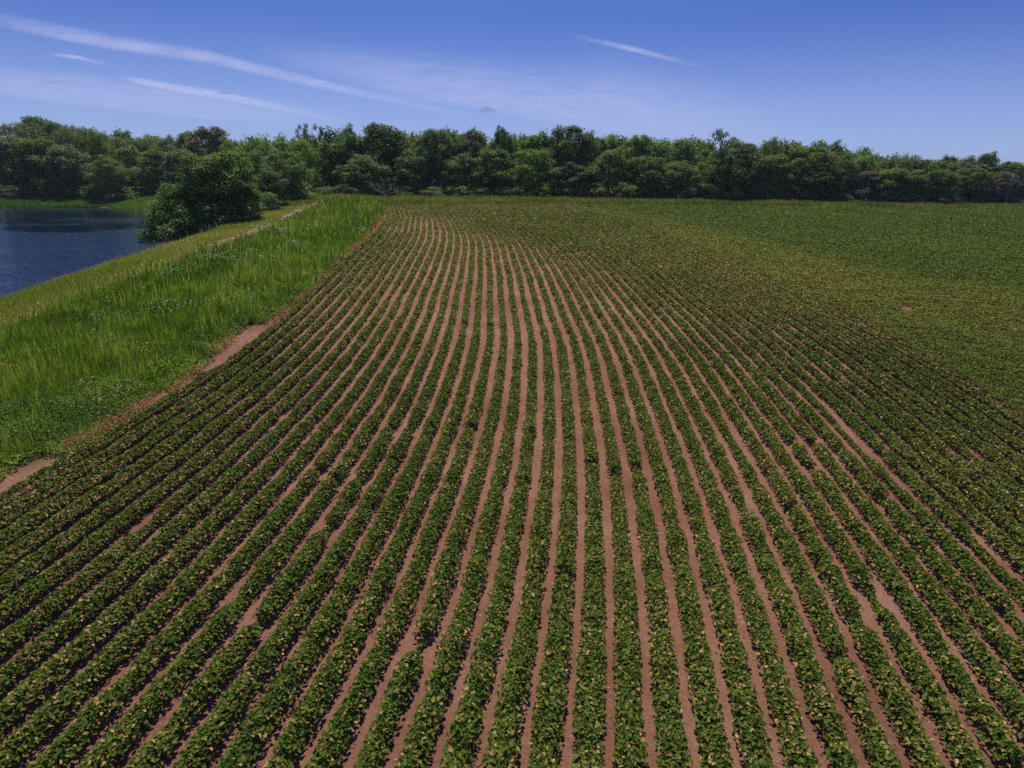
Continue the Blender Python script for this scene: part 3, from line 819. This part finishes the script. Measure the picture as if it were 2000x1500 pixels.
G_L, G_M, G_S = 'trees on the far bank of the river', 'trees along the far edge of the field', 'shrubs at the foot of the trees'
TREES = [
 # far bank of the river: x, top, width, depth, kind, variant, tone, label
 (28, 234, 95, 186, 'feather', 0, 'grey', 'grey green feathery tree at the very left of the far river bank'),
 (62, 222, 62, 200, 'broad', 0, 'dark', 'tallest dark rounded crown rising above the far river bank'),
 (103, 232, 55, 198, 'broad', 1, 'dark', 'dark crown just right of the tallest tree on the far bank'),
 (140, 240, 72, 188, 'feather', 1, 'grey', 'spiky topped grey green tree beside the dark crowns across the river'),
 (178, 245, 62, 184, 'feather', 2, 'mid', 'spiky olive green tree at the shoulder of the wood across the river'),
 (215, 262, 62, 196, 'feather', 0, 'brown', 'lower brownish tree in the dip behind the far shore point'),
 (252, 263, 56, 204, 'feather', 1, 'mid', 'small spiky crown in the skyline dip across the river'),
 (292, 264, 56, 204, 'feather', 2, 'grey', 'grey spiky crown right of the skyline dip across the river'),
 (328, 264, 48, 198, 'broad', 2, 'mid', 'small crown left of the dark rounded one across the river'),
 (357, 254, 44, 188, 'broad', 3, 'dark', 'small dark rounded crown beside the wide grey brown tree'),
 (405, 246, 92, 180, 'broad', 4, 'brown', 'wide grey brown round tree behind the leaning riverside tree'),
 (452, 268, 46, 172, 'feather', 0, 'bright', 'narrow light green tree between the grey brown tree and the willowy one'),
 (12, 262, 76, 178, 'broad', 5, 'grey', 'lower grey green tree at the waterside, leftmost on the far shore'),
 (72, 268, 76, 177, 'broad', 0, 'mid', 'wide lower tree over the shore grass below the tallest crown'),
 (128, 280, 70, 174, 'broad', 1, 'grey', 'lower grey green tree near the middle of the far shore'),
 (203, 304, 60, 170, 'broad', 2, 'olive', 'lone lower olive tree at the tip of the far shore'),
 (250, 284, 60, 184, 'broad', 3, 'olive', 'olive tree with drooping branches behind the tip of the far shore'),
 (300, 292, 68, 178, 'broad', 4, 'mid', 'mid green tree behind the grassy point across the river'),
 (350, 288, 60, 168, 'broad', 5, 'grey', 'greyish tree directly above the leaning riverside tree'),
 (420, 300, 70, 160, 'broad', 0, 'purple', 'bare looking purplish brown tree behind the leaning riverside tree'),
 # along the field, left part
 (520, 258, 112, 143, 'feather', 3, 'bright', 'broad light green willowy tree left of the two slender tops'),
 (578, 266, 72, 147, 'feather', 4, 'bright', 'light green feathery tree below the two slender tops'),
 (592, 236, 30, 162, 'open', 0, 'dark', 'left one of two slender dark tree tops with open branches'),
 (622, 238, 28, 163, 'open', 1, 'dark', 'right one of two slender dark tree tops with open branches'),
 (640, 275, 70, 153, 'broad', 1, 'mid', 'mid green tree right below the two slender tops'),
 (678, 243, 46, 156, 'broad', 2, 'mid', 'narrow pointed tree left of the big dark dome'),
 (708, 300, 74, 147, 'broad', 3, 'olive', 'light olive tree in front, left of the dead branches'),
 (745, 240, 98, 155, 'broad', 4, 'dark', 'big dark dome shaped tree above the dead branches'),
 (795, 268, 52, 172, 'feather', 0, 'olive', 'pale feathery tree behind the gap right of the dark dome'),
 (803, 302, 66, 148, 'broad', 5, 'dark', 'dark lower tree right of the dead branches'),
 (848, 247, 62, 153, 'broad', 0, 'dark', 'dark tree with a bumpy top right of the skyline gap'),
 (886, 246, 34, 157, 'open', 2, 'mid', 'twiggy open tree top between two bushy crowns'),
 (920, 247, 56, 156, 'broad', 1, 'grey', 'greyish round tree right of the twiggy top'),
 (902, 302, 74, 149, 'broad', 2, 'mid', 'mid green tree standing in front of the greyish round tree'),
 (980, 243, 42, 156, 'broad', 3, 'dark', 'narrow knobbly topped tree near the middle of the tree line'),
 (966, 290, 76, 150, 'broad', 4, 'mid', 'wide mid green tree below the knobbly topped tree'),
 (1016, 256, 52, 170, 'feather', 1, 'mid', 'spiky crown right behind the knobbly topped tree'),
 (1052, 258, 52, 172, 'feather', 2, 'mid', 'spiky crown left behind the tall central tree'),
 (1042, 288, 74, 150, 'broad', 5, 'bright', 'bright green tree in front, left of the tall central tree'),
 (1112, 240, 74, 155, 'broad', 0, 'dark', 'tall dark tree at the centre right of the tree line'),
 (1152, 252, 44, 157, 'broad', 1, 'grey', 'grey green crown leaning on the tall dark central tree'),
 (1118, 318, 76, 148, 'broad', 2, 'dark', 'dark lower tree in front of the tall central tree'),
 (1190, 263, 62, 173, 'feather', 3, 'mid', 'spiky crown right behind the tall central tree'),
 (1196, 288, 72, 151, 'broad', 3, 'olive', 'olive tree in front between the tall central and the bright tree'),
 (1248, 262, 66, 155, 'broad', 4, 'bright', 'bright green tree with a two horned top'),
 (1268, 302, 72, 149, 'broad', 5, 'mid', 'mid green lower tree before the two horned bright tree'),
 (1300, 273, 54, 172, 'feather', 4, 'mid', 'spiky crown behind the dip right of the bright tree'),
 (1335, 270, 58, 156, 'broad', 0, 'mid', 'rounded mid green tree before the tall open dark one'),
 (1370, 276, 44, 170, 'feather', 0, 'olive', 'spiky crown just left behind the tall open dark tree'),
 (1332, 312, 66, 149, 'broad', 1, 'olive', 'lower olive tree left of the tall open dark tree'),
 (1413, 247, 74, 154, 'open', 3, 'dark', 'tall dark tree with sky showing through its open crown'),
 (1398, 300, 62, 151, 'broad', 2, 'bright', 'bright green lower tree under the tall open dark tree'),
 (1458, 273, 84, 151, 'broad', 3, 'dark', 'dark round tree right of the tall open one'),
 (1518, 264, 52, 158, 'feather', 1, 'grey', 'feathery tree top right of the dark round tree'),
 (1520, 300, 62, 151, 'broad', 4, 'mid', 'mid green tree below the feathery top'),
 (1553, 276, 58, 157, 'broad', 5, 'mid', 'tree between the feathery top and the olive domed tree'),
 (1586, 283, 86, 152, 'broad', 0, 'olive', 'olive domed tree left of the upright twiggy top'),
 (1630, 267, 44, 157, 'open', 4, 'mid', 'upright twiggy topped tree at the end of the tall trees'),
 (1610, 318, 76, 149, 'broad', 1, 'dark', 'dark lower tree beneath the olive dome'),
 (1652, 300, 46, 153, 'broad', 2, 'mid', 'small leaning tree at the step down of the tree line'),
 (1692, 303, 62, 154, 'broad', 3, 'bright', 'bright rounded tree just right of the step down'),
 (1719, 306, 26, 158, 'feather', 2, 'grey', 'narrow pale tree right of the bright rounded one'),
 (1702, 332, 50, 150, 'broad', 4, 'purple', 'purplish half bare tree in front of the narrow pale one'),
 (1768, 297, 70, 156, 'feather', 3, 'grey', 'silvery green feathery tree in the right part of the tree line'),
 (1755, 326, 64, 149, 'broad', 5, 'olive', 'yellowish olive tree before the silvery feathery one'),
 (1820, 308, 74, 154, 'broad', 0, 'mid', 'mid green tree right of the silvery feathery tree'),
 (1853, 301, 46, 166, 'broad', 1, 'dark', 'dark rounded top peeping over the right part of the wood'),
 (1892, 305, 60, 160, 'broad', 2, 'grey', 'flat topped grey green tree left of the jagged dark top'),
 (1934, 294, 52, 162, 'broad', 3, 'dark', 'jagged dark tree top near the right end of the wood'),
 (1982, 315, 70, 158, 'broad', 4, 'mid', 'rounded tree at the far right end of the wood'),
 (1838, 330, 66, 147, 'broad', 5, 'dark', 'dark lower tree above the yellow grass notch'),
 (1902, 326, 66, 153, 'broad', 0, 'mid', 'mid green lower tree behind the yellow grass notch'),
 (1962, 334, 54, 153, 'broad', 1, 'purple', 'purplish dead looking tree near the far right end'),
 (1785, 334, 56, 148, 'broad', 2, 'mid', 'lower tree under the silvery feathery one'),
]
for (px, yt, w, Y, kind, v, tone, lab) in TREES:
    plant('tree', 'tree', kind, v, tone, px, yt, w, Y, lab, G_L if px < 470 else G_M)

SHRUBS = [
 (588, 368, 54, 136, 'bright', 'bright low bush at the left end of the tree line'),
 (636, 362, 50, 140, 'mid', 'low shrub right of the bright bush at the left end'),
 (675, 356, 46, 142, 'dark', 'dark shrub left of the olive tree by the dead branches'),
 (722, 352, 52, 143, 'mid', 'leafy shrub left of the dead branches'),
 (797, 362, 44, 143, 'bright', 'pale green shrub right of the dead branches'),
 (838, 360, 56, 144, 'mid', 'shrub under the dark bumpy topped tree'),
 (893, 358, 50, 144, 'bright', 'bright shrub under the twiggy open tree top'),
 (940, 362, 54, 145, 'mid', 'shrub under the greyish round tree'),
 (985, 362, 44, 144, 'dark', 'dark shrub under the knobbly topped tree'),
 (1025, 356, 48, 145, 'mid', 'shrub under the bright tree left of the tall central tree'),
 (1072, 350, 52, 145, 'bright', 'bright shrub at the left foot of the tall central tree'),
 (1120, 360, 48, 145, 'mid', 'shrub at the right foot of the tall central tree'),
 (1162, 352, 50, 146, 'olive', 'olive shrub under the spiky crown right of the central tree'),
 (1224, 352, 58, 146, 'bright', 'wide bright shrub left below the two horned tree'),
 (1290, 360, 50, 147, 'mid', 'shrub right below the two horned tree'),
 (1335, 356, 52, 146, 'dark', 'dark shrub below the rounded mid green tree'),
 (1378, 350, 48, 147, 'bright', 'bright shrub left below the tall open dark tree'),
 (1430, 366, 44, 147, 'dark', 'small dark shrub below the tall open dark tree'),
 (1505, 356, 54, 148, 'mid', 'shrub right of the dark round tree'),
 (1562, 362, 50, 148, 'olive', 'olive shrub below the olive domed tree'),
 (1640, 368, 50, 148, 'dark', 'dark shrub at the step down of the tree line'),
 (1690, 366, 52, 148, 'mid', 'shrub below the bright rounded tree right of the step'),
 (1738, 368, 50, 147, 'mid', 'shrub below the yellowish olive tree'),
 (1792, 374, 54, 146, 'bright', 'bright shrub at the field corner left of the yellow grass notch'),
 (1836, 378, 50, 144, 'dark', 'dark shrub sticking out into the field beside the notch'),
 (1925, 374, 50, 156, 'mid', 'shrub above the right end of the yellow grass notch'),
 (1980, 374, 54, 157, 'dark', 'shrub at the right edge of the photo under the wood'),
 (30, 358, 62, 170, 'grey', 'low shrub on the far shore, leftmost of the shore shrubs'),
 (100, 356, 66, 170, 'dark', 'low dark shrub above the middle of the far shore grass'),
 (165, 362, 56, 170, 'mid', 'low shrub on the far shore left of the lone olive tree'),
 (236, 366, 50, 168, 'dark', 'low dark shrub right of the lone olive tree on the far shore'),
]
for k, (px, yt, w, Y, tone, lab) in enumerate(SHRUBS):
    plant('shrub', 'shrub', 'shrub', k % 5, tone, px, yt, w, Y, lab, G_S)

# wood standing behind the front trees: one mass, no single tree can be told in it
def back_wood():
    rg = np.random.default_rng(77)
    lst = []
    for k in range(620):
        X = rg.uniform(-48, 175); Y = rg.uniform(158, 180)
        px = 1000 + X / Y * FPX
        top = np.interp(px, [600, 800, 1000, 1400, 1640, 1680, 1800, 2000, 2300], [16.5, 16, 16, 15.5, 14.2, 11.2, 11.0, 10, 10]) * rg.uniform(.78, .95)
        s = rg.uniform(1.6, 2.6)
        zc = 2.4 + (top - s) * rg.random() ** .35
        lst.append(((X, Y, zc), (s, s, s * .9), rg.normal(-.05, .1)))
    for k in range(330):
        X = rg.uniform(-275, -55); Y = rg.uniform(200, 222)
        top = rg.uniform(12, 17); s = rg.uniform(2.0, 3.0)
        lst.append(((X, Y, 1.5 + (top - s) * rg.random() ** .5), (s, s, s * .9), rg.normal(-.05, .1)))
    return crown_arrays(rg, lst, 60, .75, 'broad')
v, f, s, t = back_wood()
tag(link('background_wood', mesh_np('background_wood', v, f, s, [M_TREE['mid']], t)), 'dense wood filling in behind the front trees', 'wood', kind='stuff')

# leaning riverside tree, wide and low over the water
def riverside():
    rg = np.random.default_rng(5)
    clumps = []
    bl = [((-39.6, 87.5, 5.0), (3.9, 4.2, 4.6)), ((-37.6, 88, 7.0), (3.0, 3.4, 3.6)), ((-43.2, 86, 3.6), (3.4, 3.2, 3.2)), ((-36.2, 89, 4.0), (2.2, 3.0, 3.6)),
          ((-41.4, 82.5, 1.2), (3.0, 2.4, 2.4)), ((-46.4, 86, 1.7), (2.0, 2, 1.8)), ((-38.4, 84, 2.0), (2.4, 2.2, 2.6)), ((-44.2, 84, .3), (1.8, 1.8, 1.7)), ((-47.6, 85.5, .4), (1.0, 1.2, 1.1)), ((-40.8, 86, 8.6), (1.6, 1.8, 1.5))]
    for c, r in bl:
        n = int(9.0 * r[0] * r[2] / 1.6)
        for k in range(n):
            d = rg.normal(0, 1, 3); d /= np.linalg.norm(d)
            p = np.asarray(c) + d * np.asarray(r) * (.50 + .58 * rg.random())
            if p[2] < max(-1.6, terrain(p[0], p[1]) - .2): continue
            s = rg.uniform(.45, 1.2)
            clumps.append((tuple(p), (s * 1.2, s * 1.2, s * .8), rg.normal(0, .1)))
    v, f, s, t = crown_arrays(rg, clumps, 150, .32, 'broad')
    base = np.array([-37.6, 86.5, float(terrain(-37.6, 86.5))])
    root = link('riverside_tree', None, loc=base)
    tag(root, 'wide dark leafy tree leaning from the bank out over the river', 'tree', 'trees on the near bank')
    link('crown', mesh_np('crown', v - base, f, s, [M_TREE['mid']], t), parent=root)
    tb = [limb((0, 0, -.6), (-1.5, -.5, 5.5), .28, .10, rg, .1, 6), limb((0, 0, .3), (-5.5, -.8, 2.6), .2, .07, rg, .1, 6), limb((.2, 0, .3), (1.8, .6, 5.2), .18, .06, rg, .1, 5), limb((-2, -.3, 1.2), (-4, -2.5, .9), .12, .04, rg, .1, 5)]
    link('trunk', tubes_mesh('trunk', tb, M_BARK), parent=root)
riverside()
plant('shrub', 'shrub', 'shrub', 1, 'dark', 508, 368, 66, 104, 'dark bush on the bank just right of the leaning riverside tree', 'trees on the near bank')
plant('tree', 'tree', 'broad', 5, 'dark', 470, 288, 90, 118, 'mid green tree on the bank behind the leaning riverside tree', 'trees on the near bank')
plant('tree', 'tree', 'broad', 3, 'mid', 545, 290, 84, 126, 'leafy tree on the bank in front of the light green willowy tree', 'trees on the near bank')
plant('tree', 'tree', 'broad', 1, 'dark', 520, 330, 60, 112, 'low dark tree on the bank between the leaning tree and the rough bush', 'trees on the near bank')
plant('shrub', 'shrub', 'shrub', 2, 'mid', 565, 368, 60, 124, 'rough mid green bush on the bank below the willowy tree', 'trees on the near bank')

# dead wood at the edge of the trees
def dead_tree(px, ybase, Y, spec, label, cat='dead tree', name='dead_tree', seed=3):
    rg = np.random.default_rng(seed)
    X, _, z = at_depth(px, ybase, Y)
    zg = float(terrain(X, Y))
    root = link(name, None, loc=(X, Y, zg))
    tag(root, label, cat)
    for k, (a_, b_, r0, r1) in enumerate(spec):
        tb = [limb(a_, b_, r0, r1, rg, .18, 6)]
        for q in range(7):
            f_ = rg.uniform(.3, 1); p = np.asarray(a_, float) + (np.asarray(b_, float) - np.asarray(a_, float)) * f_
            d = rg.normal(0, 1, 3); d[2] = abs(d[2]) * .7
            tb.append(limb(p, p + d * rg.uniform(.5, 1.1), r1 * .8, .012, rg, .2, 4))
        nm = 'trunk' if k == 0 else 'branch'
        link(nm, tubes_mesh(nm, tb, M_PALE), parent=root)
dead_tree(752, 386, 141.5, [((.6, 0, -.1), (-3.4, -.8, 3.2), .13, .05), ((.4, 0, .3), (-1.4, -.6, 2.6), .10, .04), ((.2, .2, .2), (1.6, -.6, 2.9), .09, .03), ((0, 0, .2), (-.4, -.4, 4.0), .09, .03), ((.6, 0, .1), (3.2, -.4, 2.2), .09, .03)],
          'fallen bare pale branches at the foot of the dark dome tree', 'fallen tree', 'fallen_tree', 3)
dead_tree(745, 386, 146.5, [((0, 0, 0), (-.9, -.8, 8.2), .16, .07), ((-.5, -.4, 4), (.6, -1, 7.4), .07, .03)], 'pale standing trunk in front of the dark dome tree', seed=8)
dead_tree(1966, 395, 150.5, [((0, 0, 0), (-.4, -.3, 6.6), .17, .08), ((-.2, -.2, 4.2), (1.2, -.4, 5.4), .08, .03)], 'pale broken dead trunk near the far right end of the wood', seed=9)

# ------------------------------------------------------------------ thin high clouds
def cloud_mat(name, col, amax, scale):
    m, n, l = new_mat(name)
    out = n.new('ShaderNodeOutputMaterial')
    d = n.new('ShaderNodeBsdfTranslucent'); d.inputs[0].default_value = (*col, 1)
    d2 = n.new('ShaderNodeBsdfDiffuse'); d2.inputs[0].default_value = (*col, 1)
    ms = n.new('ShaderNodeMixShader'); ms.inputs[0].default_value = .5
    l.new(d.outputs[0], ms.inputs[1]); l.new(d2.outputs[0], ms.inputs[2])
    t = n.new('ShaderNodeBsdfTransparent')
    at = n.new('ShaderNodeAttribute'); at.attribute_name = 'core'
    tc = n.new('ShaderNodeTexCoord'); nz = n.new('ShaderNodeTexNoise'); nz.inputs['Scale'].default_value = scale; nz.inputs['Detail'].default_value = 9; nz.inputs['Roughness'].default_value = .68
    l.new(tc.outputs['Object'], nz.inputs['Vector'])
    r = ramp(n, [(.30, (.12,) * 3), (.70, (1,) * 3)])
    l.new(nz.outputs[0], r.inputs[0])
    m1 = n.new('ShaderNodeMath'); m1.operation = 'MULTIPLY'; l.new(at.outputs['Fac'], m1.inputs[0]); l.new(r.outputs[0], m1.inputs[1])
    m2 = n.new('ShaderNodeMath'); m2.operation = 'MULTIPLY'; m2.inputs[1].default_value = amax; l.new(m1.outputs[0], m2.inputs[0])
    mx = n.new('ShaderNodeMixShader'); l.new(m2.outputs[0], mx.inputs[0]); l.new(t.outputs[0], mx.inputs[1]); l.new(ms.outputs[0], mx.inputs[2])
    l.new(mx.outputs[0], out.inputs['Surface'])
    return m
M_TRAIL = cloud_mat('contrail_ice', (.92, .88, .94), .33, .0016)
M_VEIL = cloud_mat('cirrus_ice', (.92, .86, .94), .22, .0008)
M_CLOUD = cloud_mat('small_cloud', (.30, .34, .55), .42, .008)

def on_layer(x, y, alt):
    r = pix_ray(x, y); k = (alt - CAM_H) / r[2]
    return np.array([r[0] * k, r[1] * k, alt])
def streak(name, pts, label, cat, mat, alt=1300.0, group=None, fade=(.1, .45)):
    """a long flat lens of ice cloud; pts: x, y, thickness as seen"""
    pts = np.asarray(pts, float); n = 48; K = 12
    tt = np.linspace(0, 1, n); sp = np.linspace(0, 1, len(pts))
    xx, yy, ww = [np.interp(tt, sp, pts[:, q]) for q in range(3)]
    V, core = [], []
    for k in range(n):
        c = on_layer(xx[k], yy[k], alt); a_ = on_layer(xx[k], yy[k] - ww[k] / 2, alt); b_ = on_layer(xx[k], yy[k] + ww[k] / 2, alt)
        half = (b_ - a_) / 2; th = np.linalg.norm(half) * .03
        en = min(1, tt[k] / max(fade[0], 1e-3)) * min(1, (1 - tt[k]) / max(fade[1], 1e-3))
        for q in range(K):
            u = -1 + 2 * q / (K - 1)
            e_ = (1 - u * u)
            V.append(c + half * u + np.array([0, 0, th * e_])); core.append(en * e_ ** 1.6)
        for q in range(K):
            u = -1 + 2 * q / (K - 1); e_ = (1 - u * u)
            V.append(c + half * u - np.array([0, 0, th * e_ + .01])); core.append(en * e_ ** 2.2)
    V = np.array(V); F, S = [], []
    for k in range(n - 1):
        for side in (0, K):
            for q in range(K - 1):
                i0 = k * 2 * K + side + q; F.extend([i0, i0 + 1, i0 + 2 * K + 1, i0 + 2 * K]); S.append(4)
    base = V.mean(0)
    me = mesh_np(name, V - base, np.array(F), np.array(S), [mat], smooth=True)
    a_ = me.attributes.new('core', 'FLOAT', 'POINT'); a_.data.foreach_set('value', np.array(core, np.float32))
    o = link(name, me, loc=base)
    o.visible_shadow = True
    tag(o, label, cat, group)
GC = 'old vapour trails in the sky'
streak('vapour_trail', [(-60, 28, 36), (200, 81, 36), (400, 111, 30), (560, 149, 24), (700, 181, 20), (860, 214, 16), (960, 234, 12)], 'longest pinkish white vapour trail crossing the sky from the left', 'vapour trail', M_TRAIL, group=GC)
streak('vapour_trail', [(230, 150, 14), (330, 170, 18), (440, 188, 17), (560, 213, 14), (700, 245, 10)], 'thinner vapour trail ending above the two slender tree tops', 'vapour trail', M_TRAIL, group=GC)
streak('vapour_trail', [(90, 104, 8), (150, 112, 10), (220, 128, 8)], 'tiny faint wisp between the two long vapour trails', 'vapour trail', M_TRAIL, group=GC, fade=(.4, .4))
streak('vapour_trail', [(1110, 68, 12), (1200, 88, 15), (1280, 107, 14), (1378, 133, 8)], 'short lone vapour trail high above the right half of the trees', 'vapour trail', M_TRAIL, group=GC, fade=(.5, .4))
streak('cirrus_veil', [(-120, 150, 60), (150, 182, 62), (400, 210, 56), (700, 236, 30)], 'broad faint veil of cloud low over the far river bank', 'cloud', M_VEIL, alt=1500, fade=(.2, .3))
streak('cirrus_veil', [(500, 95, 60), (800, 160, 90), (1200, 225, 90), (1600, 262, 50)], 'broad faint veil of cloud over the middle of the tree line', 'cloud', M_VEIL, alt=1600, fade=(.3, .3))
def small_cloud(px, py, wpx, hpx, label, seed):
    rg = np.random.default_rng(seed)
    alt = 900.0
    c = on_layer(px, py, alt); D_ = np.linalg.norm(c[:2])
    w = wpx / FPX * D_; hgt = hpx / FPX * D_
    import bmesh
    bm = bmesh.new()
    bmesh.ops.create_icosphere(bm, subdivisions=5, radius=1.0)
    core = []
    for vtx in bm.verts:
        x_, y_, z_ = vtx.co
        lump = .62 + .75 * float(fbm(np.array([x_ * 2.3 + seed * 5]), np.array([y_ * 2.3 + z_ * 1.7]), 40 + seed)[0])
        top = 1.0 if z_ > 0 else .35
        vtx.co = (x_ * w * .55, y_ * w * .3 * lump, z_ * hgt * .62 * lump * top)
        core.append((1 - abs(x_)) ** .5 * .9)
    me = bpy.data.meshes.new('small_cloud'); bm.to_mesh(me); bm.free()
    me.polygons.foreach_set('use_smooth', np.ones(len(me.polygons), bool))
    me.materials.append(M_CLOUD)
    a_ = me.attributes.new('core', 'FLOAT', 'POINT')
    a_.data.foreach_set('value', np.array(core, np.float32))
    tag(link('small_cloud', me, loc=c), label, 'cloud', 'small dark clouds')
small_cloud(950, 217, 36, 9, 'small dark grey cloud low above the middle of the tree line', 1)
small_cloud(437, 183, 30, 5, 'thin dark cloud speck beside the thinner vapour trail', 2)
small_cloud(1682, 288, 18, 4, 'tiny dark cloud speck above the step down of the trees', 3)

# ------------------------------------------------------------------ the air
hb = [-1510.0, -310.0, -6.0], [1510.0, 2510.0, 27.0]
HV = np.array([[hb[i][0], hb[j][1], hb[k][2]] for k in (0, 1) for j in (0, 1) for i in (0, 1)])
HF = [[0, 2, 3, 1], [4, 5, 7, 6], [0, 1, 5, 4], [2, 6, 7, 3], [0, 4, 6, 2], [1, 3, 7, 5]]
m_h = bpy.data.materials.new('summer_haze'); m_h.use_nodes = True
hn = m_h.node_tree.nodes; hn.clear()
h_out = hn.new('ShaderNodeOutputMaterial'); h_v = hn.new('ShaderNodeVolumePrincipled')
h_v.inputs['Color'].default_value = (.72, .83, 1, 1)
h_v.inputs['Density'].default_value = .00013
m_h.node_tree.links.new(h_v.outputs[0], h_out.inputs['Volume'])
tag(link('haze', mesh_np('haze', HV, np.array(HF).ravel(), np.full(6, 4), [m_h])), 'thin blue summer haze over the field and river', 'haze', kind='stuff')
